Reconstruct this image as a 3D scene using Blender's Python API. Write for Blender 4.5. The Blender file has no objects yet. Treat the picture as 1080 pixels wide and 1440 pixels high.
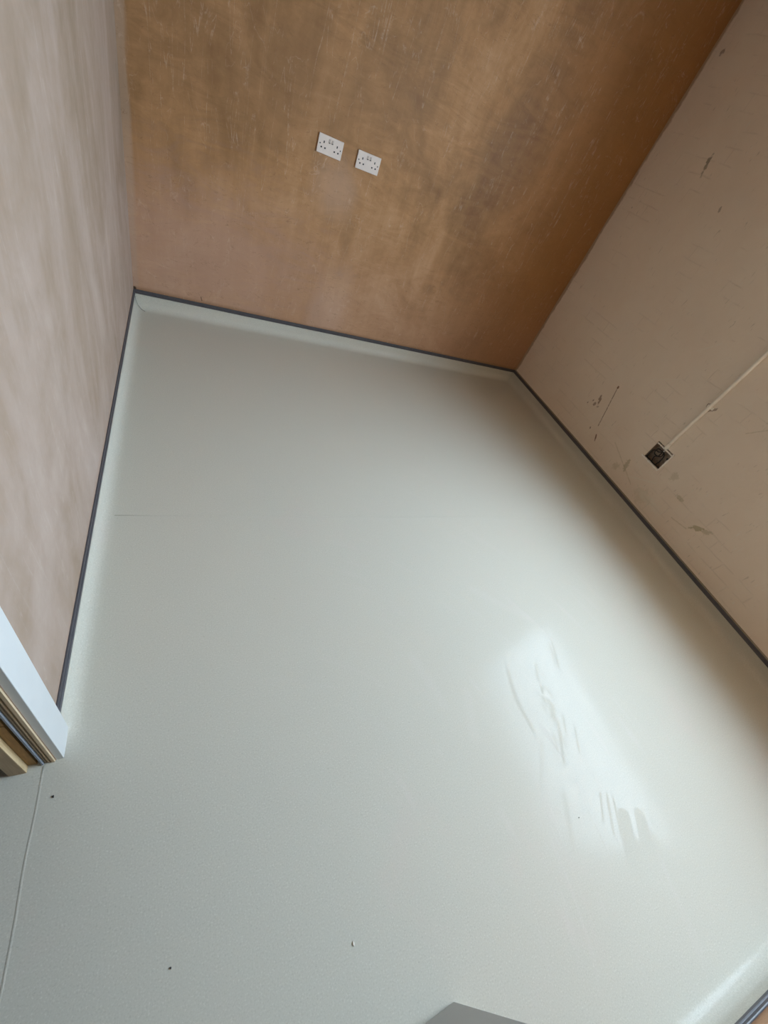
import bpy, bmesh, math, random
from mathutils import Vector, Matrix
random.seed(7)
C = bpy.context.scene.collection
S = bpy.context.scene

# ---------------------------------------------------------------- measures (metres)
XL, XR, YB, YN = -0.292, 2.892, 3.074, -0.659      # left, right, back, near wall faces
HC = 2.62                                          # ceiling
EYE = 1.459
WY0, WY1, WZ0, WZ1 = -0.59, 1.12, 1.12, 2.46       # window opening in the right wall
BY0, BY1, BZ0, BZ1 = 1.362, 1.502, 0.400, 0.532    # socket recess in the right wall

# ---------------------------------------------------------------- camera
cd = bpy.data.cameras.new('camera'); cam = bpy.data.objects.new('camera', cd); C.objects.link(cam)
cd.sensor_fit = 'HORIZONTAL'; cd.sensor_width = 36.0; cd.lens = 580.4 / 1080 * 36.0
cd.clip_start = 0.02; cd.clip_end = 200
ax = Vector((0.89820078, -0.28367484, 0.33580343))
ay = Vector((0.01079987, -0.74943824, -0.66198617))
az = Vector((0.43945276, 0.59822313, -0.67008236))
cam.matrix_world = Matrix(((ax[0], -ay[0], -az[0], 0), (ax[1], -ay[1], -az[1], 0),
                           (ax[2], -ay[2], -az[2], EYE), (0, 0, 0, 1)))
S.camera = cam

# ---------------------------------------------------------------- sky, exposure
w = bpy.data.worlds.new('world'); S.world = w; w.use_nodes = True
nt = w.node_tree; nt.nodes.clear()
tc = nt.nodes.new('ShaderNodeTexCoord'); sp = nt.nodes.new('ShaderNodeSeparateXYZ')
rp = nt.nodes.new('ShaderNodeValToRGB'); bg = nt.nodes.new('ShaderNodeBackground'); ow = nt.nodes.new('ShaderNodeOutputWorld')
rp.color_ramp.elements[0].position = 0.0; rp.color_ramp.elements[0].color = (0.60, 0.73, 0.90, 1)        # overcast sky, a little brighter overhead
rp.color_ramp.elements[1].position = 1.0; rp.color_ramp.elements[1].color = (0.80, 0.955, 1.15, 1)
nt.links.new(tc.outputs['Generated'], sp.inputs[0]); nt.links.new(sp.outputs['Z'], rp.inputs[0])
nt.links.new(rp.outputs[0], bg.inputs[0]); nt.links.new(bg.outputs[0], ow.inputs[0])
bg.inputs['Strength'].default_value = 3.05
S.view_settings.view_transform = 'Standard'; S.view_settings.look = 'None'
S.view_settings.exposure = 3.30; S.view_settings.gamma = 1.0; S.view_settings.use_curve_mapping = False
try:
    S.cycles.max_bounces = 10; S.cycles.diffuse_bounces = 8; S.cycles.sample_clamp_indirect = 6
except Exception: pass
# portal: only tells the sampler where the sky light comes in
pl = bpy.data.lights.new('window_portal', 'AREA'); pl.shape = 'RECTANGLE'
pl.size = WZ1 - WZ0; pl.size_y = WY1 - WY0
try: pl.cycles.is_portal = True
except Exception: pass
po = bpy.data.objects.new('window_portal', pl); C.objects.link(po)
po.location = (XR + 0.275, (WY0 + WY1) / 2, (WZ0 + WZ1) / 2); po.rotation_euler = (0, math.pi / 2, 0)

# ---------------------------------------------------------------- node helpers
class N:
    def __init__(s, name, rough=0.8, spec=0.5):
        s.m = bpy.data.materials.new(name); s.m.use_nodes = True; s.t = s.m.node_tree; s.t.nodes.clear()
        s.b = s.n('ShaderNodeBsdfPrincipled'); s.o = s.n('ShaderNodeOutputMaterial')
        s.l(s.b.outputs[0], s.o.inputs[0]); s.b.inputs['Roughness'].default_value = rough
        s.b.inputs['Specular IOR Level'].default_value = spec
        s.co = s.n('ShaderNodeTexCoord').outputs['Object']
    def n(s, k): return s.t.nodes.new(k)
    def l(s, a, b): s.t.links.new(a, b)
    def put(s, sock, v):
        if isinstance(v, bpy.types.NodeSocket): s.l(v, sock)
        else: sock.default_value = v
    def mp(s, scale=(1, 1, 1), rot=(0, 0, 0), loc=(0, 0, 0), src=None):
        m = s.n('ShaderNodeMapping'); s.l(src or s.co, m.inputs[0])
        m.inputs['Scale'].default_value = scale; m.inputs['Rotation'].default_value = rot; m.inputs['Location'].default_value = loc
        return m.outputs[0]
    def noise(s, vec, scale=5, detail=6, rough=0.6, dist=0.0):
        n = s.n('ShaderNodeTexNoise'); s.l(vec, n.inputs['Vector']); n.inputs['Scale'].default_value = scale
        n.inputs['Detail'].default_value = detail; n.inputs['Roughness'].default_value = rough
        n.inputs['Distortion'].default_value = dist
        return n.outputs['Fac']
    def math(s, op, a, b=0.0, c=0.0, clamp=False):
        m = s.n('ShaderNodeMath'); m.operation = op; m.use_clamp = clamp
        s.put(m.inputs[0], a); s.put(m.inputs[1], b); s.put(m.inputs[2], c); return m.outputs[0]
    def ss(s, v, a, b, lo=0.0, hi=1.0):            # smooth step
        m = s.n('ShaderNodeMapRange'); m.interpolation_type = 'SMOOTHSTEP'; s.put(m.inputs['Value'], v)
        m.inputs['From Min'].default_value = a; m.inputs['From Max'].default_value = b
        m.inputs['To Min'].default_value = lo; m.inputs['To Max'].default_value = hi; return m.outputs[0]
    def ramp(s, v, stops):
        r = s.n('ShaderNodeValToRGB'); s.l(v, r.inputs[0]); e = r.color_ramp.elements
        while len(e) < len(stops): e.new(0.5)
        for i, (p, c) in enumerate(stops): e[i].position = p; e[i].color = (*c, 1)
        return r.outputs[0]
    def mix(s, f, a, b, mode='MIX'):
        m = s.n('ShaderNodeMix'); m.data_type = 'RGBA'; m.blend_type = mode; m.clamp_factor = True
        s.put(m.inputs[0], f)
        for i, v in ((6, a), (7, b)):
            if isinstance(v, bpy.types.NodeSocket): s.l(v, m.inputs[i])
            else: m.inputs[i].default_value = (*v, 1)
        return m.outputs[2]
    def xyz(s):
        p = s.n('ShaderNodeSeparateXYZ'); s.l(s.co, p.inputs[0]); return p.outputs
    def col(s, v):
        if isinstance(v, bpy.types.NodeSocket): s.l(v, s.b.inputs['Base Color'])
        else: s.b.inputs['Base Color'].default_value = (*v, 1)
    def bump(s, h, strength=0.2, dist=0.002, prev=None):
        b = s.n('ShaderNodeBump'); s.l(h, b.inputs['Height']); b.inputs['Strength'].default_value = strength
        b.inputs['Distance'].default_value = dist
        if prev: s.l(prev, b.inputs['Normal'])
        s.l(b.outputs[0], s.b.inputs['Normal']); return b.outputs[0]
    def seg(s, u, v, a, b, w0, w1, warp=None):
        """mask of a stroke from a to b in the (u,v) plane: 1 inside w0, 0 beyond w1"""
        ax_, ay_ = a; dx, dy = b[0] - a[0], b[1] - a[1]; L2 = dx * dx + dy * dy
        pu = s.math('SUBTRACT', u, ax_); pv = s.math('SUBTRACT', v, ay_)
        t = s.math('MULTIPLY_ADD', pu, dx / L2, s.math('MULTIPLY', pv, dy / L2), clamp=True)
        du = s.math('MULTIPLY_ADD', t, -dx, pu); dv = s.math('MULTIPLY_ADD', t, -dy, pv)
        d = s.math('SQRT', s.math('ADD', s.math('MULTIPLY', du, du), s.math('MULTIPLY', dv, dv)))
        if warp is not None: d = s.math('ADD', d, warp)
        return s.ss(d, w0, w1, 1.0, 0.0)
    def blot(s, u, v, c, ru, rv, ang=0.0, soft=0.3, warp=None):
        ca, sa = math.cos(ang), math.sin(ang)
        pu = s.math('SUBTRACT', u, c[0]); pv = s.math('SUBTRACT', v, c[1])
        a = s.math('MULTIPLY_ADD', pu, ca / ru, s.math('MULTIPLY', pv, sa / ru))
        b = s.math('MULTIPLY_ADD', pu, -sa / rv, s.math('MULTIPLY', pv, ca / rv))
        d = s.math('SQRT', s.math('ADD', s.math('MULTIPLY', a, a), s.math('MULTIPLY', b, b)))
        if warp is not None: d = s.math('ADD', d, warp)
        return s.ss(d, 1 - soft, 1 + soft, 1.0, 0.0)

def plain(name, c, rough=0.6, spec=0.5, metal=0.0, var=0.06, sc=40):
    m = N(name, rough, spec); f = m.noise(m.co, sc, 4)
    lo = tuple(x * (1 - var) for x in c); hi = tuple(min(1, x * (1 + var)) for x in c)
    m.col(m.ramp(f, [(0.3, lo), (0.7, hi)])); m.b.inputs['Metallic'].default_value = metal
    m.bump(f, 0.08, 0.001); return m.m

# ---------------------------------------------------------------- materials
def mat_plaster_back():
    m = N('brown_skim_plaster', 0.72, 0.35); x, y, z = m.xyz()
    big = m.noise(m.mp((1.0, 1, 0.8)), 2.1, 7, 0.60, 0.8)
    vert = m.noise(m.mp((7, 1, 0.9)), 2.0, 5, 0.55, 0.5)
    sweep = m.noise(m.mp((1.2, 1, 3.6), (0, 0.5, 0)), 2.4, 7, 0.66, 2.2)
    fine = m.noise(m.mp((1, 1, 1)), 34, 6, 0.7)
    low = m.ss(z, 0.1, 1.4, 0.09, -0.02)                      # drier and pinker towards the bottom
    rt = m.ss(x, 1.6, 2.9, 0.01, -0.04)  # darker towards the right, the wall's shade put into the plaster tone
    v = m.math('ADD', m.math('MULTIPLY', big, 0.56), m.math('MULTIPLY', vert, 0.16))
    v = m.math('ADD', v, m.math('MULTIPLY', sweep, 0.22)); v = m.math('ADD', v, m.math('MULTIPLY', fine, 0.06))
    v = m.math('ADD', m.math('ADD', v, low), rt)
    c = m.ramp(v, [(0.36, (0.220, 0.106, 0.036)), (0.46, (0.315, 0.166, 0.066)), (0.54, (0.410, 0.220, 0.094)), (0.64, (0.510, 0.299, 0.154)), (0.76, (0.610, 0.399, 0.248))])
    c = m.mix(m.math('MULTIPLY', m.blot(x, z, (0.10, 0.42), 0.55, 0.34, 0, 0.8, m.math('MULTIPLY', m.math('SUBTRACT', sweep, 0.5), 3.0)), 0.5), c, (0.47, 0.295, 0.225))
    c = m.mix(m.math('MULTIPLY', m.blot(x, z, (0.55, 1.35), 0.75, 0.22, 0.15, 0.8, m.math('MULTIPLY', m.math('SUBTRACT', sweep, 0.5), 3.0)), 0.35), c, (0.27, 0.145, 0.065))
    # dry patch beneath the sockets, pale fillet in the left corner, shadow brown painted in towards the right
    pw = m.math('MULTIPLY', m.math('SUBTRACT', big, 0.5), 3.0)
    c = m.mix(m.math('MULTIPLY', m.blot(x, z, (0.98, 0.22), 0.12, 0.26, 0, 0.7, pw), 0.45), c, (0.60, 0.43, 0.33))
    c = m.mix(m.math('MULTIPLY', m.blot(x, z, (0.82, 0.97), 0.13, 0.13, 0, 0.8, pw), 0.40), c, (0.57, 0.39, 0.28))
    edge = m.math('ADD', x, m.math('MULTIPLY', vert, 0.05)); edge = m.math('ADD', edge, m.math('MULTIPLY', z, -0.012))
    c = m.mix(m.ss(edge, XL + 0.040, XL + 0.062, 0.5, 0.0), c, (0.46, 0.35, 0.26))
    c = m.mix(m.ss(m.math('ADD', x, m.math('MULTIPLY', sweep, 0.8)), 1.9, 3.2, 0.0, 0.75), c, (0.36, 0.165, 0.055))
    c = m.mix(m.ss(z, 0.1, 1.0, 0.32, 0.0), c, (0.50, 0.315, 0.235))
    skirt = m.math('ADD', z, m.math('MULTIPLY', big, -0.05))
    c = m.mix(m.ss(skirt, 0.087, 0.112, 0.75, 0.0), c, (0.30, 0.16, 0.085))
    c = m.mix(m.math('MULTIPLY', m.seg(x, z, (0.098, 0.150), (0.104, 0.128), .0005, .005), .8), c, (0.10, 0.05, 0.025))
    c = m.mix(m.math('MULTIPLY', m.blot(x, z, (XL + .006, .118), .010, .010, 0, .3), .9), c, (0.04, 0.02, 0.012))
    # chalky trowel lines
    ln = m.math('ABSOLUTE', m.math('SUBTRACT', m.noise(m.mp((2.2, 1, 0.8), (0, -0.5, 0)), 3.3, 3, 0.5, 1.1), 0.5))
    ln2 = m.math('ABSOLUTE', m.math('SUBTRACT', m.noise(m.mp((6.5, 1, 0.6), (0, 0.06, 0), (3, 0, 1)), 2.4, 2, 0.5, 0.3), 0.5))
    ln3 = m.math('ABSOLUTE', m.math('SUBTRACT', m.noise(m.mp((1.4, 1, 5.5), (0, 0.5, 0), (3, 0, 1)), 3.2, 4, 0.6, 1.4), 0.5))
    g = m.ss(fine, 0.42, 0.62)
    a1 = m.math('MULTIPLY', m.ss(ln, 0.0, 0.008, 0.24, 0.0), g); a2 = m.math('MULTIPLY', m.ss(ln2, 0.0, 0.012, 0.34, 0.0), g)
    a3 = m.math('MULTIPLY', m.ss(ln3, 0.0, 0.014, 0.45, 0.0), g)
    c = m.mix(a1, c, (0.66, 0.50, 0.38)); c = m.mix(a2, c, (0.62, 0.46, 0.34)); c = m.mix(a3, c, (0.20, 0.10, 0.045))
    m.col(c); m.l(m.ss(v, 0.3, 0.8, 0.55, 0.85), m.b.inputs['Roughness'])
    h = m.math('ADD', m.math('MULTIPLY', sweep, 1.0), m.math('MULTIPLY', vert, 0.7)); h = m.math('ADD', h, m.math('MULTIPLY', fine, 0.2))
    m.bump(h, 0.10, 0.005); return m.m

def mat_plaster_left():
    m = N('pink_skim_plaster', 0.8, 0.3); x, y, z = m.xyz()
    big = m.noise(m.mp((1, 0.9, 0.7)), 2.3, 7, 0.6, 0.8)
    vert = m.noise(m.mp((1, 5, 0.8), (0.05, 0, 0)), 2.0, 5, 0.5, 0.6)
    sweep = m.noise(m.mp((1, 2.4, 1.0), (0.7, 0, 0)), 2.2, 6, 0.6, 1.8)
    fine = m.noise(m.co, 40, 5, 0.7)
    v = m.math('ADD', m.math('MULTIPLY', big, 0.52), m.math('MULTIPLY', vert, 0.20))
    v = m.math('ADD', v, m.math('MULTIPLY', sweep, 0.22)); v = m.math('ADD', v, m.math('MULTIPLY', fine, 0.08))
    v = m.math('ADD', v, m.ss(z, 0.2, 1.8, 0.04, -0.08))
    c = m.ramp(v, [(0.36, (0.29, 0.21, 0.145)), (0.46, (0.35, 0.26, 0.195)), (0.56, (0.405, 0.31, 0.25)), (0.68, (0.46, 0.365, 0.31))])
    g = m.ss(fine, 0.4, 0.6)
    ln = m.math('ABSOLUTE', m.math('SUBTRACT', m.noise(m.mp((1, 7, 0.45), (0.06, 0, 0)), 2.3, 2, 0.5, 0.3), 0.5))
    c = m.mix(m.math('MULTIPLY', m.ss(ln, 0.0, 0.012, 0.14, 0.0), g), c, (0.60, 0.52, 0.47))
    edge = m.math('ADD', z, m.math('MULTIPLY', big, -0.06))
    c = m.mix(m.ss(edge, 0.075, 0.12, 0.35, 0.0), c, (0.42, 0.25, 0.16))
    m.col(c); h = m.math('ADD', m.math('MULTIPLY', vert, 0.8), m.math('MULTIPLY', sweep, 0.8)); h = m.math('ADD', h, m.math('MULTIPLY', fine, 0.15))
    m.bump(h, 0.08, 0.005); return m.m

def mat_wall_right():
    m = N('old_cream_paint', 0.62, 0.4); x, y, z = m.xyz()
    big = m.noise(m.co, 1.6, 4, 0.5, 0.4); fine = m.noise(m.co, 55, 5, 0.7); mid = m.noise(m.co, 11, 5, 0.6)
    c = m.ramp(m.math('ADD', m.math('MULTIPLY', big, 0.7), m.math('MULTIPLY', mid, 0.3)), [(0.3, (0.78, 0.655, 0.53)), (0.7, (0.84, 0.735, 0.61))])
    # faint courses of the brickwork under the paint
    cb = m.n('ShaderNodeCombineXYZ'); m.l(y, cb.inputs[0]); m.l(z, cb.inputs[1])
    wv = m.n('ShaderNodeVectorMath'); wv.operation = 'ADD'; m.l(cb.outputs[0], wv.inputs[0])
    wn = m.n('ShaderNodeTexNoise'); m.l(cb.outputs[0], wn.inputs['Vector']); wn.inputs['Scale'].default_value = 6
    wsx = m.n('ShaderNodeVectorMath'); wsx.operation = 'SCALE'; m.l(wn.outputs['Color'], wsx.inputs[0]); wsx.inputs['Scale'].default_value = 0.02
    m.l(wsx.outputs[0], wv.inputs[1])
    br = m.n('ShaderNodeTexBrick'); m.l(wv.outputs[0], br.inputs['Vector']); br.inputs['Scale'].default_value = 1.0
    br.inputs['Brick Width'].default_value = 0.225; br.inputs['Row Height'].default_value = 0.075
    br.inputs['Mortar Size'].default_value = 0.004; br.inputs['Mortar Smooth'].default_value = 0.4
    br.inputs['Color1'].default_value = (1, 1, 1, 1); br.inputs['Color2'].default_value = (1, 1, 1, 1); br.inputs['Mortar'].default_value = (0, 0, 0, 1)
    some = m.ss(m.noise(m.co, 5, 3, 0.6), 0.50, 0.62)
    jm = m.math('MULTIPLY', m.math('SUBTRACT', 1.0, br.outputs['Color']), some)
    c = m.mix(m.math('MULTIPLY', jm, 0.10), c, (0.30, 0.235, 0.16))
    # scratches, slanting short strokes light and dark
    s1 = m.noise(m.mp((1, 55, 9), (-0.30, 0, 0)), 2.2, 2, 0.5, 0.6); s2 = m.noise(m.mp((1, 60, 10), (-0.15, 0, 0), (0, 4, 2)), 1.8, 2, 0.5, 0.5)
    gate = m.ss(m.noise(m.co, 9, 3, 0.6), 0.50, 0.58)
    c = m.mix(m.math('MULTIPLY', m.ss(s1, 0.64, 0.70, 0, 0.45), gate), c, (0.80, 0.75, 0.66))
    c = m.mix(m.math('MULTIPLY', m.ss(s2, 0.65, 0.71, 0, 0.38), gate), c, (0.36, 0.285, 0.20))
    # knocks: small dark dents
    vo = m.n('ShaderNodeTexVoronoi'); m.l(m.mp((1, 1.0, 0.6)), vo.inputs['Vector']); vo.inputs['Scale'].default_value = 9.0
    pick = m.n('ShaderNodeSeparateColor'); m.l(vo.outputs['Color'], pick.inputs[0])
    dot = m.math('MULTIPLY', m.ss(vo.outputs['Distance'], 0.03, 0.06, 1, 0), m.ss(pick.outputs[0], 0.80, 0.82))
    c = m.mix(m.math('MULTIPLY', dot, 0.8), c, (0.10, 0.055, 0.03))
    wp = m.math('MULTIPLY', m.math('SUBTRACT', m.noise(m.co, 42, 4, 0.65), 0.5), 3.2)
    wq = m.math('MULTIPLY', m.math('SUBTRACT', fine, 0.5), 0.012)
    br_ = (0.18, 0.085, 0.035); ol = (0.42, 0.34, 0.19)
    for cen, ru, rv, an, colr, k in [((2.085, 0.455), .012, .034, -.5, br_, .7), ((2.10, 0.41), .010, .016, 0, br_, .6), ((2.16, 0.38), .006, .010, 0, br_, .6), ((2.13, 0.42), .006, .008, 0, br_, .6), ((2.06, 0.41), .012, .010, 0, br_, .4), ((1.895, 0.243), .006, .028, -.5, br_, .9),
                                     ((1.99, 0.262), .006, .012, -.4, br_, .7), ((2.03, 0.606), .008, .012, 0, br_, .85), ((0.915, 0.318), .016, .036, .9, ol, .8),
                                     ((0.86, 0.342), .014, .03, .9, ol, .5), ((2.569, 1.84), .011, .045, -.25, (0.24, 0.19, 0.11), .75), ((2.984, 2.312), .012, .018, 0, br_, .6),
                                     ((2.28, 1.677), .006, .016, -.3, (0.26, 0.2, 0.13), .6), ((1.545, 0.262), .014, .05, -.4, ol, .6), ((1.60, 0.21), .03, .025, 0, ol, .35),
                                     ((1.25, 0.44), .02, .03, 0, ol, .3), ((1.12, 0.37), .02, .012, 0, ol, .5), ((1.405, 0.855), .008, .03, .8, br_, .6), ((1.44, 0.865), .012, .012, 0, br_, .6),
                                     ((1.30, 0.20), .06, .05, 0, ol, .22), ((1.23, 0.215), .10, .03, 0, (0.78, 0.72, .60), .4)]:
        c = m.mix(m.math('MULTIPLY', m.blot(y, z, cen, ru, rv, an, 0.25, wp), k), c, colr)
    for a, b, w0, w1, colr, k in [((2.03, .60), (1.945, .315), .0005, .006, br_, .7), ((1.74, .32), (1.42, .20), .001, .006, ol, .35), ((1.30, .33), (1.50, .21), .0, .01, (.8, .74, .62), .4),
                                  ((1.06, .25), (0.95, .27), .0, .006, ol, .4), ((1.55, .36), (1.42, .30), .0, .008, (.8, .74, .62), .35), ((1.16, .87), (1.03, 1.02), 0, .006, ol, .35),
                                  ((1.86, .78), (1.70, .88), .0, .006, (.82, .77, .66), .35), ((1.75, 1.05), (1.66, 1.15), .0, .006, (.82, .77, .66), .35)]:
        c = m.mix(m.math('MULTIPLY', m.seg(y, z, a, b, w0, w1, wq), k), c, colr)
    # fresh plaster smeared round the corner from the back wall
    c = m.mix(m.ss(m.math('ADD', y, m.math('MULTIPLY', mid, 0.05)), YB - 0.008, YB + 0.012, 0, 0.75), c, (0.34, 0.19, 0.09))
    m.col(c); h = m.math('ADD', m.math('MULTIPLY', jm, -0.7), m.math('MULTIPLY', mid, 0.9)); h = m.math('ADD', h, m.math('MULTIPLY', fine, 0.12))
    m.bump(h, 0.4, 0.006); return m.m

def mat_vinyl():
    m = N('speckled_sheet_vinyl', 0.3, 0.5); x, y, z = m.xyz()
    big = m.noise(m.co, 1.3, 3, 0.5); fleck = m.noise(m.co, 260, 2, 0.6); mid = m.noise(m.co, 7, 5, 0.6)
    c = m.ramp(fleck, [(0.30, (0.52, 0.505, 0.435)), (0.42, (0.58, 0.565, 0.49)), (0.60, (0.60, 0.585, 0.51)), (0.70, (0.68, 0.665, 0.59))])
    c = m.mix(m.ss(m.noise(m.co, 120, 3, 0.6), 0.66, 0.72, 0, 0.35), c, (0.36, 0.35, 0.29))
    c = m.mix(m.math('MULTIPLY', m.ss(big, 0.4, 0.7), 0.12), c, (0.62, 0.55, 0.45))
    c = m.mix(m.math('MULTIPLY', m.ss(m.noise(m.co, 2.6, 5, 0.65, 0.8), 0.56, 0.72), 0.16), c, (0.66, 0.55, 0.50))
    # swept builder's dust: arcs of smears around the middle of the floor
    rx = m.math('SUBTRACT', x, 0.15); ry = m.math('SUBTRACT', y, -0.15)
    rad = m.math('SQRT', m.math('ADD', m.math('MULTIPLY', rx, rx), m.math('MULTIPLY', ry, ry)))
    ang = m.math('ARCTAN2', ry, rx)
    cb = m.n('ShaderNodeCombineXYZ'); m.l(m.math('MULTIPLY', rad, 16.0), cb.inputs[0]); m.l(m.math('MULTIPLY', ang, 2.2), cb.inputs[1])
    arc = m.noise(cb.outputs[0], 1.4, 4, 0.6, 0.35)
    arcf = m.ss(arc, 0.56, 0.70)
    zone = m.blot(x, y, (1.45, 0.15), 0.62, 0.95, 0.1, 0.55)
    r = m.math('MULTIPLY_ADD', m.math('SUBTRACT', big, 0.5), 0.14, 0.170)
    r = m.math('ADD', r, m.math('MULTIPLY', m.math('MULTIPLY', arcf, zone), 0.10))
    # rubbed, less shiny marks
    wq = m.math('MULTIPLY', m.math('SUBTRACT', mid, 0.5), 0.012)
    mk = None
    for a, b, w0, w1, k in [((1.590, .485), (1.548, .370), .002, .008, .9), ((1.570, .480), (1.535, .385), .001, .006, .8), ((1.43, .40), (1.40, .345), .002, .010, .5),
                            ((1.262, .395), (1.235, .29), .006, .014, .7), ((1.235, .29), (1.25, .165), .006, .014, .7), ((1.395, .305), (1.385, .285), .004, .01, .9), ((1.40, .225), (1.375, .185), .006, .018, .9),
                            ((1.39, .165), (1.32, .03), .003, .010, .8), ((1.43, .18), (1.40, .12), .002, .008, .7), ((1.46, .13), (1.42, .05), .001, .006, .7), ((1.37, .27), (1.41, .20), .001, .006, .6),
                            ((1.415, -.095), (1.368, -.165), .001, .006, .9), ((1.443, -.105), (1.383, -.212), .001, .008, .95), ((1.463, -.125), (1.412, -.225), .001, .008, .95),
                            ((1.25, -.06), (1.18, -.22), .005, .015, .35), ((1.26, .11), (1.18, .0), .004, .012, .3)]:
        q = m.math('MULTIPLY', m.seg(x, y, a, b, w0, w1, wq), k); mk = q if mk is None else m.math('MAXIMUM', mk, q)
    # broken flecks of rubbed film between the strokes
    fk = m.ss(m.noise(m.mp((60, 13, 1), (0, 0, 0.35)), 1.0, 5, 0.7, 0.8), 0.53, 0.58)
    for cen, ru, rv, an in (((1.385, .24), .035, .12, -.25), ((1.34, .10), .03, .10, -.3), ((1.57, .43), .03, .06, -.3), ((1.60, -.24), .02, .06, -.3)):
        mk = m.math('MAXIMUM', mk, m.math('MULTIPLY', m.math('MULTIPLY', fk, m.blot(x, y, cen, ru, rv, an, .5)), 1.0))
    # two wiped squares in front of the window
    for a, b, w0, w1, k in [((1.470, -.182), (1.424, -.262), .023, .028, 1.0), ((1.545, -.200), (1.500, -.275), .020, .028, .75), ((1.44, -.27), (1.40, -.315), .030, .05, .8), ((1.53, -.29), (1.46, -.33), .03, .06, .6)]:
        q = m.math('MULTIPLY', m.seg(x, y, a, b, w0, w1), k); mk = m.math('MAXIMUM', mk, q)
    r = m.math('ADD', r, m.math('MULTIPLY', mk, 0.42))
    m.l(r, m.b.inputs['Roughness'])
    m.l(m.math('SUBTRACT', 0.056, m.math('MULTIPLY', mk, 0.054)), m.b.inputs['Specular IOR Level'])
    # dried smears of adhesive, slightly pink
    c = m.mix(m.math('MULTIPLY', m.math('MULTIPLY', arcf, m.blot(x, y, (1.3, .4), .9, 1.1, 0, .6)), 0.10), c, (0.74, 0.66, 0.64))
    for a, b in [((.84, .52), (.90, .33)), ((1.02, .35), (.98, .20)), ((1.28, .80), (1.52, .62))]:
        c = m.mix(m.math('MULTIPLY', m.seg(x, y, a, b, .004, .035, wq), .07), c, (0.76, 0.70, 0.68))
    m.col(c)
    h = m.math('ADD', m.math('MULTIPLY', m.noise(m.co, 3.2, 3, 0.5), 1.0), m.math('MULTIPLY', fleck, 0.004))
    n1 = m.bump(h, 0.18, 0.01)
    m.bump(m.math('MULTIPLY', arcf, zone), 0.15, 0.0012, n1); return m.m

def mat_wood(name, a, b, rough=0.65, axis=(18, 18, 1.2)):
    m = N(name, rough, 0.35); f = m.noise(m.mp(axis), 5, 5, 0.6, 1.2); f2 = m.noise(m.co, 60, 3)
    c = m.ramp(m.math('MULTIPLY_ADD', f2, 0.15, f), [(0.35, a), (0.75, b)]); m.col(c); m.bump(f, 0.2, 0.001); return m.m

def mat_glass():
    m = N('window_glass'); t = m.t; t.nodes.remove(m.b)
    tr = m.n('ShaderNodeBsdfTransparent'); gl = m.n('ShaderNodeBsdfGlossy'); gl.inputs['Roughness'].default_value = 0.0
    tr.inputs[0].default_value = (0.96, 0.985, 0.98, 1); ge = m.n('ShaderNodeNewGeometry'); dp = m.n('ShaderNodeVectorMath'); dp.operation = 'DOT_PRODUCT'
    m.l(ge.outputs['Normal'], dp.inputs[0]); m.l(ge.outputs['Incoming'], dp.inputs[1])
    fr = m.math('MULTIPLY_ADD', m.math('POWER', m.math('SUBTRACT', 1.0, m.math('ABSOLUTE', dp.outputs['Value'])), 5.0), 0.96, 0.04)   # Schlick, both faces alike
    mx = m.n('ShaderNodeMixShader'); m.l(fr, mx.inputs[0]); m.l(tr.outputs[0], mx.inputs[1]); m.l(gl.outputs[0], mx.inputs[2])
    m.l(mx.outputs[0], m.o.inputs[0]); return m.m

M_BACK, M_LEFT, M_RIGHT, M_VINYL, M_GLASS = mat_plaster_back(), mat_plaster_left(), mat_wall_right(), mat_vinyl(), mat_glass()
M_CEIL = plain('skimmed_ceiling_plaster', (0.50, 0.40, 0.32), 0.85)
M_CAP = plain('slate_grey_pvc', (0.075, 0.072, 0.080), 0.45, 0.5, 0, .12)
M_SEAL = plain('dark_cap_groove', (0.03, 0.028, 0.03), 0.5)
M_WHITE = plain('white_gloss_paint', (0.66, 0.68, 0.68), 0.35, 0.5, 0, .02, 12)
M_PLATE = plain('white_moulded_plastic', (0.74, 0.66, 0.60), 0.3, 0.5, 0, .02)
M_HOLE = plain('black_slot', (0.01, 0.01, 0.01), 0.7)
M_SWITCH = plain('grey_edged_rocker', (0.52, 0.45, 0.40), 0.35)
M_CONDUIT = plain('cream_painted_conduit', (0.92, 0.87, 0.77), 0.45, 0.5, 0, .05)
M_BOX = plain('mortar_dusted_steel', (0.36, 0.28, 0.21), 0.7, 0.3, 0.2, .35, 60)
M_RIM = plain('broken_plaster_edge', (0.90, 0.84, 0.76), 0.8, .3, 0, .08, 90)
M_CABLE = plain('black_cable_insulation', (0.012, 0.010, 0.010), 0.45)
M_SHEATH = plain('white_cable_sheath', (0.75, 0.72, 0.65), 0.5)
M_DOOR = plain('grey_white_door_paint', (0.43, 0.425, 0.40), 0.5, .4, 0, .03, 9)
M_METAL = plain('brushed_steel', (0.55, 0.55, 0.56), 0.3, .5, 0.9)
M_STUD_LIT = mat_wood('stud_wood_lit', (0.50, 0.35, 0.17), (0.72, 0.56, 0.34))  # paler copy of the stud wood, for its lit side
M_PLY = mat_wood('plywood_edge_brown', (0.24, 0.17, 0.10), (0.36, 0.27, 0.17), .7, (60, 60, .8))
M_PLYL = mat_wood('plywood_edge_light', (0.55, 0.41, 0.25), (0.70, 0.56, 0.38), .7, (60, 60, .8))
M_BOARD = mat_wood('orange_brown_board', (0.26, 0.14, 0.045), (0.44, 0.26, 0.09), .6, (14, 14, 2))
M_STUD = mat_wood('tan_sawn_stud', (0.34, 0.25, 0.15), (0.44, 0.33, 0.21))
M_GYP = plain('blue_grey_plasterboard_edge', (0.30, 0.33, 0.38), 0.75)
M_GROUND = plain('grey_yard_paving', (0.30, 0.29, 0.27), 0.9, .3, 0, .2, 6)

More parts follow.
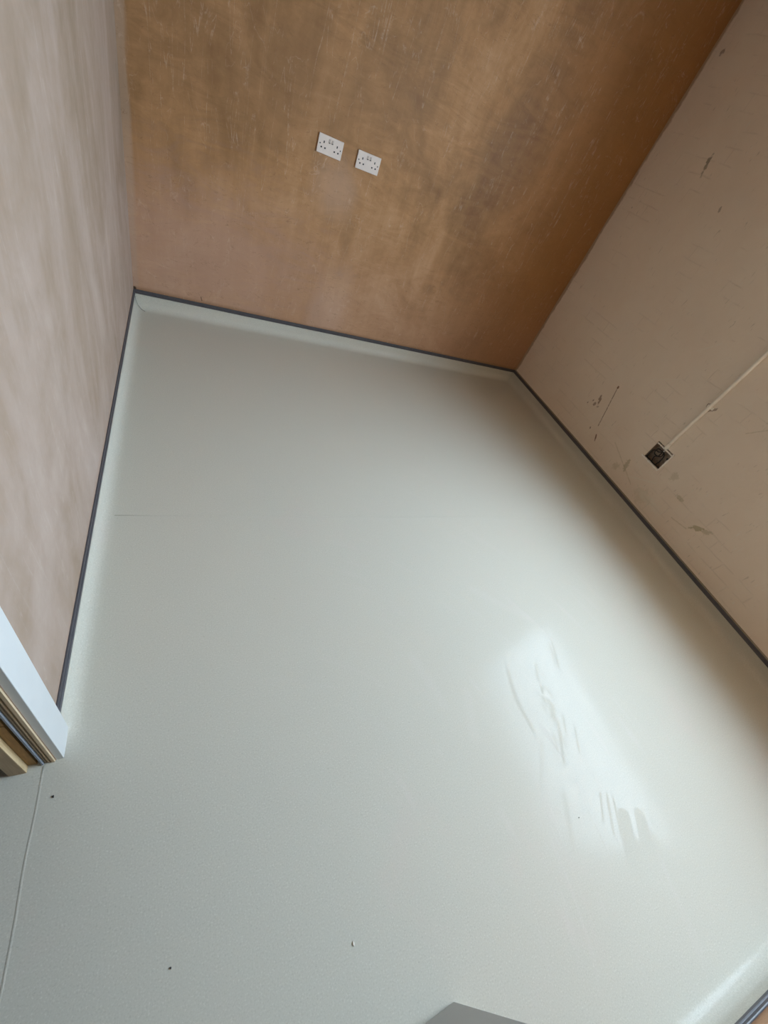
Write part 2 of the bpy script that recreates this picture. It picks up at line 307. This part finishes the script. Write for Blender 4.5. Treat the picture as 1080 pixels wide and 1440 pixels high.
# ---------------------------------------------------------------- mesh helpers
def obj(name, bm, mat, parent=None, smooth=False):
    me = bpy.data.meshes.new(name); bmesh.ops.recalc_face_normals(bm, faces=bm.faces); bm.to_mesh(me); bm.free()
    for mm in (mat if isinstance(mat, (list, tuple)) else [mat]): me.materials.append(mm)
    if smooth:
        for p in me.polygons: p.use_smooth = True
    o = bpy.data.objects.new(name, me); C.objects.link(o)
    if parent: o.parent = parent
    return o
def struct(o, label, cat='structure'):
    o['kind'] = 'structure'; o['label'] = label; o['category'] = cat; return o
def tag(o, label, cat, group=None):
    o['label'] = label; o['category'] = cat
    if group: o['group'] = group
    return o
def empty(name, loc=(0, 0, 0), rot=(0, 0, 0)):
    o = bpy.data.objects.new(name, None); o.empty_display_size = 0.05; C.objects.link(o); o.location = loc; o.rotation_euler = rot; return o
def box(bm, x0, x1, y0, y1, z0, z1, bev=0.0):
    t = bmesh.new(); bmesh.ops.create_cube(t, size=1.0)
    bmesh.ops.scale(t, vec=(x1 - x0, y1 - y0, z1 - z0), verts=t.verts)
    bmesh.ops.translate(t, vec=((x0 + x1) / 2, (y0 + y1) / 2, (z0 + z1) / 2), verts=t.verts)
    if bev: bmesh.ops.bevel(t, geom=t.edges[:], offset=bev, segments=2, affect='EDGES', profile=0.5)
    me = bpy.data.meshes.new('t'); t.to_mesh(me); t.free(); bm.from_mesh(me); bpy.data.meshes.remove(me); return bm
def B(*a, **k): return box(bmesh.new(), *a, **k)
def tube(pts, r, seg=10, closed_ends=True, bm=None):
    bm = bm or bmesh.new(); rings = []
    pts = [Vector(p) for p in pts]; up = Vector((0.13, 0.21, 0.97)).normalized()
    for i, p in enumerate(pts):
        d = (pts[min(i + 1, len(pts) - 1)] - pts[max(i - 1, 0)]).normalized()
        u = d.cross(up); u = u.normalized() if u.length > 1e-4 else d.cross(Vector((1, 0, 0))).normalized(); v = d.cross(u)
        rr = r[i] if isinstance(r, (list, tuple)) else r
        rings.append([bm.verts.new(p + rr * (math.cos(a) * u + math.sin(a) * v)) for a in [2 * math.pi * k / seg for k in range(seg)]])
    for a, b in zip(rings, rings[1:]):
        for k in range(seg): bm.faces.new((a[k], a[(k + 1) % seg], b[(k + 1) % seg], b[k]))
    if closed_ends: bm.faces.new(rings[0]); bm.faces.new(rings[-1][::-1])
    return bm
def curve(pts, n=8):
    out = []; P = [Vector(p) for p in pts]
    for i in range(len(P) - 1):
        p0, p1, p2, p3 = P[max(i - 1, 0)], P[i], P[i + 1], P[min(i + 2, len(P) - 1)]
        for k in range(n):
            t = k / n; out.append(0.5 * ((2 * p1) + (-p0 + p2) * t + (2 * p0 - 5 * p1 + 4 * p2 - p3) * t * t + (-p0 + 3 * p1 - 3 * p2 + p3) * t ** 3))
    out.append(P[-1]); return out
def wall_slab(axis, face, back, u0, u1, z0, z1, holes=()):
    """slab; inner face at `face`, outer at `back` along axis; holes = (u0,u1,z0,z1,depth or None for through)"""
    us = sorted({u0, u1, *[h[0] for h in holes], *[h[1] for h in holes]}); zs = sorted({z0, z1, *[h[2] for h in holes], *[h[3] for h in holes]})
    bm = bmesh.new()
    def P(d, u, z): return bm.verts.new((d, u, z) if axis == 'x' else (u, d, z))
    def q(*p): bm.faces.new([P(*a) for a in p])
    def inside(u, z):
        for h in holes:
            if h[0] < u < h[1] and h[2] < z < h[3]: return h
    sg = 1 if back > face else -1
    for i in range(len(us) - 1):
        for j in range(len(zs) - 1):
            a, b, c, d = us[i], us[i + 1], zs[j], zs[j + 1]; h = inside((a + b) / 2, (c + d) / 2)
            if h is None: q((face, a, c), (face, b, c), (face, b, d), (face, a, d)); q((back, a, c), (back, a, d), (back, b, d), (back, b, c))
            elif h[4]: q((face + sg * h[4], a, c), (face + sg * h[4], b, c), (face + sg * h[4], b, d), (face + sg * h[4], a, d)); q((back, a, c), (back, a, d), (back, b, d), (back, b, c))
    for h in list(holes) + [(u0, u1, z0, z1, None)]:
        e = face + sg * h[4] if h[4] else back
        a, b, c, d = h[:4]
        for (p, r) in (((a, c), (b, c)), ((b, c), (b, d)), ((b, d), (a, d)), ((a, d), (a, c))):
            q((face, *p), (face, *r), (e, *r), (e, *p))
    bmesh.ops.remove_doubles(bm, verts=bm.verts, dist=1e-5); return bm

# ---------------------------------------------------------------- walls, ceiling
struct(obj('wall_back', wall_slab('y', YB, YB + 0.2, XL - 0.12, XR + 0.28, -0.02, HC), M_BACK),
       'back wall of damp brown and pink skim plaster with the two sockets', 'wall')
struct(obj('wall_right', wall_slab('x', XR, XR + 0.28, YN - 0.2, YB, -0.02, HC, [(WY0, WY1, WZ0, WZ1, None), (BY0, BY1, BZ0, BZ1, 0.05)]), M_RIGHT),
       'right wall with old scuffed cream paint, conduit and open cable recess', 'wall')
struct(obj('wall_near', wall_slab('y', YN, YN - 0.2, XL - 0.1, XR, -0.02, HC), M_BACK), 'near wall of skim plaster behind the camera', 'wall')
wl = struct(obj('wall_left', wall_slab('x', XL, XL - 0.0125, 0.408, YB, -0.02, HC), M_LEFT), 'left wall of pale pink skim plaster beside the doorway', 'wall')
struct(obj('ceiling', B(XL - 1.6, XR + 0.28, -1.6, YB + 0.2, HC, HC + 0.1), M_CEIL), 'plain skimmed ceiling above the room', 'ceiling')
# hall side of the partition, wall above the opening, near stub of the partition
obj('dark_cavity_block', B(-0.4095, XL - 0.0125, 0.62, YB, 0, HC), M_PLY, wl)  # dark brown block set deep, added to keep the unlit gap dark
obj('plasterboard', B(-0.4225, -0.4100, 0.399, YB, 0, HC), M_GYP, wl)
bm = B(XL - 0.118, XL, YN, -0.405, -0.02, HC); box(bm, XL - 0.118, XL, -0.405, 0.408, 2.08, HC); obj('partition_return', bm, M_LEFT, wl)
bm = B(-1.75, -1.6, -1.5, YB, -0.02, HC); box(bm, -1.6, XL - 0.118, -1.5, -1.35, -0.02, HC); box(bm, -1.6, XL - 0.118, 1.9, 2.0, -0.02, HC)
box(bm, XL - 0.13, XL - 0.105, -1.35, YN, -0.02, HC)
struct(obj('wall_hall', bm, M_LEFT), 'dim hallway walls beyond the left doorway', 'wall')
# cut end of the partition, layer by layer, seen from the doorway
Z1 = 2.08
obj('pale_timber_edge', B(-0.3005, -0.2935, 0.4035, 0.47, 0.001, Z1, bev=0.0006), M_PLYL, wl)['label'] = 'pale timber edge'
for k, (a, b, yy, mt) in enumerate([(-0.3045, -0.3010, .4065, M_PLY), (-0.3075, -0.3050, .4045, M_PLYL), (-0.3110, -0.3080, .4065, M_PLY), (-0.3140, -0.3115, .4050, M_PLY), (-0.3165, -0.3145, .4065, M_PLY)]):
    obj('plywood_layer', B(a, b, yy, 0.47, 0.001, Z1, bev=0.0003), mt, wl)
obj('blue_grey_lining', B(-0.3215, -0.3170, 0.4015, 0.47, 0.001, Z1, bev=0.0005), M_GYP, wl)
bm = bmesh.new(); ys = 0.407
for (x0, x1, z0, z1) in [(-0.3505, -0.3315, 0.001, 0.052), (-0.3505, -0.3315, 0.0528, 0.31), (-0.3505, -0.3315, 0.311, 0.74), (-0.3505, -0.3315, 0.741, Z1)]:
    b_ = obj('brown_board', B(x0, x1, ys + random.uniform(0, .002), 0.47, z0, z1, bev=0.0006), M_BOARD, wl)
bm.free()
obj('stud', B(-0.386, -0.3515, 0.391, 0.47, 0.0, Z1, bev=0.0015), [M_STUD], wl)
obj('stud_lit_side', B(-0.3519, -0.3503, 0.3912, 0.4068, 0.001, Z1), M_STUD_LIT, wl)['label'] = 'side of the stud coloured paler, as lit by the window'  # added thin sheet, its paler colour gives the stud a lit side
tr = struct(obj('trim_5', B(XL - 0.001, XL + 0.0165, 0.409, 0.485, 0.0012, Z1, bev=0.0012), M_WHITE), 'white gloss architrave board at the end of the left wall', 'trim')

# ---------------------------------------------------------------- floor with coved skirting
CI = 0.072                                         # how far the coved piece reaches out over the floor
SEAM = 1.268
bm = bmesh.new()
def rect(bm, x0, x1, y0, y1, z=0.0, t=0.004):
    v = [bm.verts.new(p) for p in ((x0, y0, z), (x1, y0, z), (x1, y1, z), (x0, y1, z))]; bm.faces.new(v)
fl = struct(obj('floor', B(-1.7, XR + 0.1, YN - 0.1, YB + 0.1, -0.03, -0.003), M_GROUND), 'floor of pale grey-green speckled sheet vinyl', 'floor')
obj('vinyl_sheet', B(XL + CI, XR - CI, SEAM + 0.0006, YB - CI, -0.003, 0.0), M_VINYL, fl)
bm = bmesh.new()
P = [(-0.3160, YN + CI), (XR - CI, YN + CI), (XR - CI, SEAM - 0.0006), (XL + CI, SEAM - 0.0006), (XL + CI, 0.432), (-0.3160, 0.432)]
top = [bm.verts.new((x, y, 0.0)) for x, y in P]; bot = [bm.verts.new((x, y, -0.003)) for x, y in P]
bm.faces.new(top); bm.faces.new(bot[::-1])
for i in range(6): bm.faces.new((top[i], top[(i + 1) % 6], bot[(i + 1) % 6], bot[i]))
obj('vinyl_sheet', bm, M_VINYL, fl)
obj('vinyl_sheet', B(-1.65, -0.3160, -1.4, 2.0, -0.003, -0.0003), M_VINYL, fl)
bm = tube(curve([(-0.3172 + 0.0016 * math.sin(k * 2.3), 0.40 - 0.1 * k, -0.0096) for k in range(11)], 3), 0.0100, 24)
obj('weld_seam', bm, M_VINYL, fl, True)
obj('weld_seam', tube([(XL + CI - .02 + 0.13 * k, SEAM, -0.0007) for k in range(25)], 0.0015, 6), M_VINYL, fl, True)

R_ = 0.040
prof = [(0.0028, 0.0900), (0.0028, 0.072), (0.0030, R_ + 0.008)] + \
       [(0.003 + R_ * 1.05 - R_ * 1.05 * math.cos(a), 0.001 + R_ * 1.1 * (1 - math.sin(a))) for a in [math.radians(90 * k / 12) for k in range(0, 13)]]
prof[-1] = (prof[-1][0], 0.0003); prof += [(CI - 0.012, 0.0001), (CI, 0.0)]
def sweep(prof, p0, p1, m0, m1, nrm, n=40, wob=0.0006, seed=0):
    """prof (d,z) swept from p0 to p1 along the wall; m = 1 mitred inner corner, 0 square end"""
    rnd = random.Random(seed); ph = rnd.random() * 6
    p0, p1, nv = Vector(p0), Vector(p1), Vector(nrm); d = (p1 - p0); L = d.length; d.normalize()
    bm = bmesh.new(); rings = []
    for i in range(n + 1):
        ring = []
        for (dd, z) in prof:
            a = dd * m0; b = L - dd * m1; t = a + (b - a) * i / n
            wv = wob * (math.sin(t * 5.1 + ph) + 0.6 * math.sin(t * 13 + ph * 2)) if 0.02 < z < 0.2 and 0 < i < n else 0
            q = p0 + d * t + nv * (dd + abs(wv) * 0.5); ring.append(bm.verts.new((q.x, q.y, z + wv * 0.6)))
        rings.append(ring)
    for a, b in zip(rings, rings[1:]):
        for k in range(len(prof) - 1): bm.faces.new((a[k], a[k + 1], b[k + 1], b[k]))
    return bm
def solid(prof, *a, **k):
    bm = sweep(prof + [prof[0]], *a, **k); bmesh.ops.remove_doubles(bm, verts=bm.verts, dist=1e-6)
    bmesh.ops.holes_fill(bm, edges=bm.edges[:]); return bm
coves = [('baseboard_left', (XL, .484), (XL, YB), 0, 1, (1, 0), 'pale coved vinyl skirting along the pink left wall'),
         ('baseboard_back', (XL, YB), (XR, YB), 1, 1, (0, -1), 'pale coved vinyl skirting below the sockets on the back wall'),
         ('baseboard_right', (XR, YB), (XR, YN), 1, 1, (-1, 0), 'pale coved vinyl skirting in shade along the cream right wall'),
         ('baseboard_near', (XR, YN), (XL, YN), 1, 0, (0, 1), 'pale coved vinyl skirting of the near wall, at the bottom right')]
capp = [(0.0002, 0.0885), (0.0090, 0.0885), (0.0098, 0.0900), (0.0096, 0.1000), (0.0075, 0.1018), (0.0062, 0.1022), (0.0062, 0.1038), (0.0050, 0.1110), (0.0028, 0.1120), (0.0002, 0.1120)]
for i, (nm, a, b, m0, m1, nv, lab) in enumerate(coves):
    back = [(0.0002, 0.0), (0.0002, 0.0898)]
    bm = sweep(prof, a, b, m0, m1, nv, seed=i)
    if i == 0:                                     # the cove dies out against the architrave
        prev = [bm.verts.new((XL + d, .484, z)) for d, z in prof]
        for k in range(1, 7):
            f = (1 - k / 6) ** 1.6
            cur = [bm.verts.new((XL + d, .484 - .052 * k / 6, z * f)) for d, z in prof]
            for j in range(len(prof) - 1): bm.faces.new((prev[j], prev[j + 1], cur[j + 1], cur[j]))
            prev = cur
        bmesh.ops.remove_doubles(bm, verts=bm.verts, dist=1e-5)
    o = obj(nm, bm, M_VINYL, None, True); struct(o, lab, 'skirting')
    so = o.modifiers.new('sheet', 'SOLIDIFY'); so.thickness = 0.002; so.offset = -1 if False else 1
    o.modifiers.remove(so)
    t = obj('trim_%d' % (i + 1), solid(capp, a, b, m0, m1, nv, seed=i, wob=0.0004), M_CAP)
    struct(t, 'slate grey capping strip along the top of the ' + nm.split('_')[1] + ' skirting', 'trim')
t3 = bpy.data.objects['trim_3']
obj('cap_flange_lit', solid([(0.0002, 0.1118), (0.0045, 0.1118), (0.0040, 0.1165), (0.0002, 0.1200)], (XR, YB), (XR, YN), 1, 1, (-1, 0), seed=9), plain('lit_flange_brown', (0.30, 0.24, 0.17), 0.6), t3)['label'] = 'brownish strip above the cap, coloured as its lit upper edge'  # added brown strip, colours the cap's upper flange as if lit
# mitre cut lines of the skirting in the two back corners
bl = bpy.data.objects['baseboard_back']
obj('mitre_weld', tube(curve([(XL + .008, YB - .008, .070), (XL + .011, YB - .012, .045), (XL + .022, YB - .020, .022), (XL + .040, YB - .036, .007), (XL + .062, YB - .048, .0015)], 5), 0.0011, 5), M_SEAL, bl, True)['label'] = 'thin dark cut line in the left corner'
obj('mitre_weld', tube(curve([(XR - .006, YB - .006, .085), (XR - .008, YB - .010, .05), (XR - .018, YB - .020, .018), (XR - .034, YB - .034, .006), (XR - .050, YB - .058, .001)], 5), 0.0011, 5), M_VINYL, bl, True)

# ---------------------------------------------------------------- window in the right wall
win = struct(empty('window_1', (XR + 0.12, (WY0 + WY1) / 2, WZ0)), 'white framed window above the sill of the right wall', 'window')
def loc(o): o.location = -Vector(win.location); return o
fx0, fx1, fw = XR + 0.150, XR + 0.210, 0.030
for (a, b, c, d) in [(WY0, WY1, WZ0, WZ0 + fw), (WY0, WY1, WZ1 - fw, WZ1), (WY0, WY0 + fw, WZ0 + fw, WZ1 - fw), (WY1 - fw, WY1, WZ0 + fw, WZ1 - fw)]:
    loc(obj('window_frame', B(fx0, fx1, a, b, c, d, bev=0.004), M_WHITE, win))
loc(obj('window_pane', B(XR + 0.178, XR + 0.182, WY0 + fw, WY1 - fw, WZ0 + fw, WZ1 - fw), M_GLASS, win))
loc(obj('window_sill', B(XR - 0.015, XR + 0.15, WY0, WY1, WZ0, WZ0 + 0.018, bev=0.004), M_WHITE, win))
struct(obj('ground', B(XR + 0.29, 30, -15, 18, -0.5, -0.4), M_GROUND), 'grey paved yard outside the window', 'ground')

# ---------------------------------------------------------------- door leaf standing open in front of the near wall
hx, hy = -0.262, -0.412; ex, ey = 0.628, -0.352
ang = math.atan2(ey - hy, ex - hx); Ld = math.hypot(ex - hx, ey - hy)
dr = struct(empty('door_1', (hx, hy, 0), (0, 0, ang)), 'plain grey-white door leaf standing open at the bottom edge of the picture', 'door')
obj('door_leaf', B(0, Ld, -0.040, 0, 0.006, 2.03, bev=0.0015), M_DOOR, dr)
for zz in (0.25, 1.0, 1.75): obj('hinge', tube([(-0.004, -0.004, zz - 0.04), (-0.004, -0.004, zz + 0.04)], 0.006, 10), M_METAL, dr, True)
h_ = obj('door_handle', tube(curve([(Ld - .06, 0, 1.0), (Ld - .06, .04, 1.0), (Ld - .075, .05, 1.0), (Ld - .18, .05, 1.0)], 5), 0.009, 10), M_METAL, dr, True)
obj('rose', tube([(Ld - .06, 0, 1.0), (Ld - .06, .008, 1.0)], 0.026, 20), M_METAL, h_, True)

# ---------------------------------------------------------------- double sockets on the back wall
def socket():
    r = empty('double_socket')
    W, H, T = 0.146, 0.086, 0.0095                 # local: x right, z up, -y towards the room
    bm = B(-W / 2, W / 2, -T, -0.0005, -H / 2, H / 2, bev=0.0022); obj('faceplate', bm, M_PLATE, r)
    for sx in (-1, 1):
        obj('switch', B(sx * .0085 - .0052, sx * .0085 + .0052, -T - .0022, -T + .001, .012, .031, bev=.001), M_SWITCH, r)
        bm = B(sx * .0085 - .0045, sx * .0085 + .0045, -T - .0026, -T - .0018, .0135, .0165); obj('switch_marker', bm, M_HOLE, r)
        e = sx * .039
        obj('earth_slot', B(e - .0030, e + .0030, -T - .0005, -T + .001, .0050, .0155), M_HOLE, r)
        for s2 in (-1, 1): obj('pin_slot', B(e + s2 * .011 - .0040, e + s2 * .011 + .0040, -T - .0005, -T + .001, -.0180, -.0110), M_HOLE, r)
        obj('screw', tube([(sx * .0605, -T - .0006, 0), (sx * .0605, -T + .001, 0)], .0034, 10), M_SEAL, r)
    return r
def copy_thing(o):
    c = o.copy(); C.objects.link(c)
    for ch in o.children:
        d = ch.copy(); C.objects.link(d); d.parent = c
    return c
s1 = socket(); s1.location = (0.739, YB, 1.156); s1.rotation_euler = (0, 0.012, 0)
s2 = copy_thing(s1); s2.location = (0.977, YB, 1.155); s2.rotation_euler = (0, -0.004, 0)
tag(s1, 'left one of the two white double sockets on the brown back wall', 'socket', 'white double sockets')
tag(s2, 'right one of the two white double sockets, nearer the cream wall', 'socket', 'white double sockets')

# ---------------------------------------------------------------- cable recess, conduit on the right wall
bxo = tag(empty('back_box', (XR, (BY0 + BY1) / 2, BZ0)), 'dark open electrical back box sunk in the cream wall, black wires inside', 'electrical box')
O = Vector(bxo.location)
def inb(name, bm, mat, smooth=False, label=None, par=None):
    o = obj(name, bm, mat, par or bxo, smooth); o.location = (-O) if par is None else (0, 0, 0)
    if label: o['label'] = label
    return o
t = 0.0016; g = 0.0006; D0 = XR + 0.004; D1 = XR + 0.0495
inb('box_back', B(D1 - t, D1, BY0 + g, BY1 - g, BZ0 + g, BZ1 - g), M_BOX)
for (a, b, c, d) in [(BY0 + g, BY0 + g + t, BZ0 + g, BZ1 - g), (BY1 - g - t, BY1 - g, BZ0 + g, BZ1 - g), (BY0 + g, BY1 - g, BZ0 + g, BZ0 + g + t), (BY0 + g, BY1 - g, BZ1 - g - t, BZ1 - g)]:
    inb('box_side', B(D0, D1, a, b, c, d), M_BOX)
for (yy, zz) in [(BY0 + .03, BZ0 + .07), (BY1 - .035, BZ0 + .10), (BY0 + .10, BZ0 + .115)]:
    inb('knockout', tube([(D1 - t - .0012, yy, zz), (D1 - t + .0002, yy, zz)], .007, 12), M_SEAL)
def rough_bar(p0, p1, wd, seed, n=14):
    rnd = random.Random(seed); p0 = Vector(p0); p1 = Vector(p1); bm = bmesh.new(); rings = []
    d = (p1 - p0).normalized(); s = Vector((1, 0, 0)); v = d.cross(s)
    for i in range(n + 1):
        q = p0.lerp(p1, i / n); a = wd * rnd.uniform(.6, 1.25); b = wd * rnd.uniform(.6, 1.2)
        rings.append([bm.verts.new(q + s * sx * a * .7 + v * sv * b) for sx, sv in ((-1, -1), (1, -1), (1, 1), (-1, 1))])
    for a, b in zip(rings, rings[1:]):
        for k in range(4): bm.faces.new((a[k], a[(k + 1) % 4], b[(k + 1) % 4], b[k]))
    bm.faces.new(rings[0]); bm.faces.new(rings[-1][::-1]); return bm
inb('rim', rough_bar((XR - .004, BY0 - .004, BZ0 - .004), (XR - .004, BY1 + .016, BZ0 - .003), .0058, 1), M_RIM, label='pale plaster lip below the box')
inb('rim', rough_bar((XR - .001, BY0 - .005, BZ0), (XR - .001, BY0 - .004, BZ1 + .004), .0055, 2), M_RIM)
inb('rim', rough_bar((XR + .003, BY0 - .002, BZ1 - .014), (XR + .003, BY1 - .004, BZ1 - .012), .0050, 3), M_RIM)
inb('sheath', tube(curve([(XR + .012, 1.428, BZ1 - .002), (XR + .016, 1.430, BZ1 - .02), (XR + .018, 1.436, BZ1 - .036)], 4), .0042, 10), M_SHEATH, True, 'white cable sheath')
st = (XR + .018, 1.436, BZ1 - .034)
for pts in [[st, (XR + .012, 1.450, .478), (XR + .006, 1.484, .470), (XR + .008, 1.492, .425), (XR + .010, 1.488, .404)],
            [st, (XR + .020, 1.455, .492), (XR + .016, 1.476, .486), (XR + .010, 1.470, .455), (XR + .014, 1.440, .452), (XR + .012, 1.418, .470), (XR + .016, 1.424, .492)],
            [st, (XR + .004, 1.430, .462), (XR + .004, 1.448, .440), (XR + .006, 1.440, .410), (XR + .010, 1.436, .403)],
            [(XR + .014, 1.500, .404), (XR + .004, 1.480, .406), (XR + .003, 1.440, .405), (XR + .005, 1.400, .406), (XR + .012, 1.372, .404)],
            [st, (XR + .022, 1.412, .478), (XR + .020, 1.404, .440), (XR + .014, 1.408, .404)]]:
    inb('wire', tube(curve(pts, 7), .0036, 8), M_CABLE, True)
cn = tag(empty('conduit', (XR, 1.428, BZ1)), 'cream painted round conduit running up the cream wall from the open box', 'conduit')
CO = Vector(cn.location)
def inc(name, bm, mat, smooth=True):
    o = obj(name, bm, mat, cn, smooth); o.location = -CO; return o
r0 = 0.0108
inc('pipe', tube(curve([(XR - .006, 1.428, BZ1 - .006), (XR - .0105, 1.4265, .66), (XR - .0115, 1.420, .86), (XR - .0115, 1.414, 1.20), (XR - .0115, 1.410, 1.8), (XR - .0115, 1.408, HC - .002)], 4), r0, 16), M_CONDUIT)
inc('coupling', tube([(XR - .0065, 1.428, BZ1 - .004), (XR - .0075, 1.4275, BZ1 + .035)], .0132, 16), M_CONDUIT)
for zz, yy in ((0.862, 1.420), (1.75, 1.41)):
    bm = tube([(XR - .0115, yy + .0002, zz - .008), (XR - .0115, yy, zz + .008)], .0125, 16); box(bm, XR - .003, XR - .0002, yy - .022, yy + .022, zz - .008, zz + .008, bev=.0008)
    inc('saddle_clip', bm, M_CONDUIT, False)

# ---------------------------------------------------------------- crumbs lying on the floor
def crumb(x, y, s, lab, m=M_SEAL, el=1.0):
    bm = bmesh.new(); bmesh.ops.create_icosphere(bm, subdivisions=1, radius=s)
    for v in bm.verts: v.co *= random.uniform(.7, 1.15); v.co.x *= el; v.co.z *= .55
    zmin = min(v.co.z for v in bm.verts); bmesh.ops.translate(bm, vec=(0, 0, -zmin), verts=bm.verts)
    o = obj('plaster_crumb', bm, m); o.location = (x, y, 0.0); o.rotation_euler = (0, 0, random.uniform(0, 3)); tag(o, lab, 'crumb', 'crumbs on the vinyl floor')
crumb(-0.285, 0.323, .0028, 'dark crumb on the vinyl close to the cut wall end', el=1.5)
crumb(-0.012, -0.077, .0024, 'dark crumb on the shaded vinyl at the lower left')
crumb(1.269, -0.132, .0022, 'dark speck inside the bright window reflection on the vinyl')
crumb(0.404, -0.173, .0030, 'thin pale flake on the vinyl in front of the door leaf', M_RIM, 2.0)
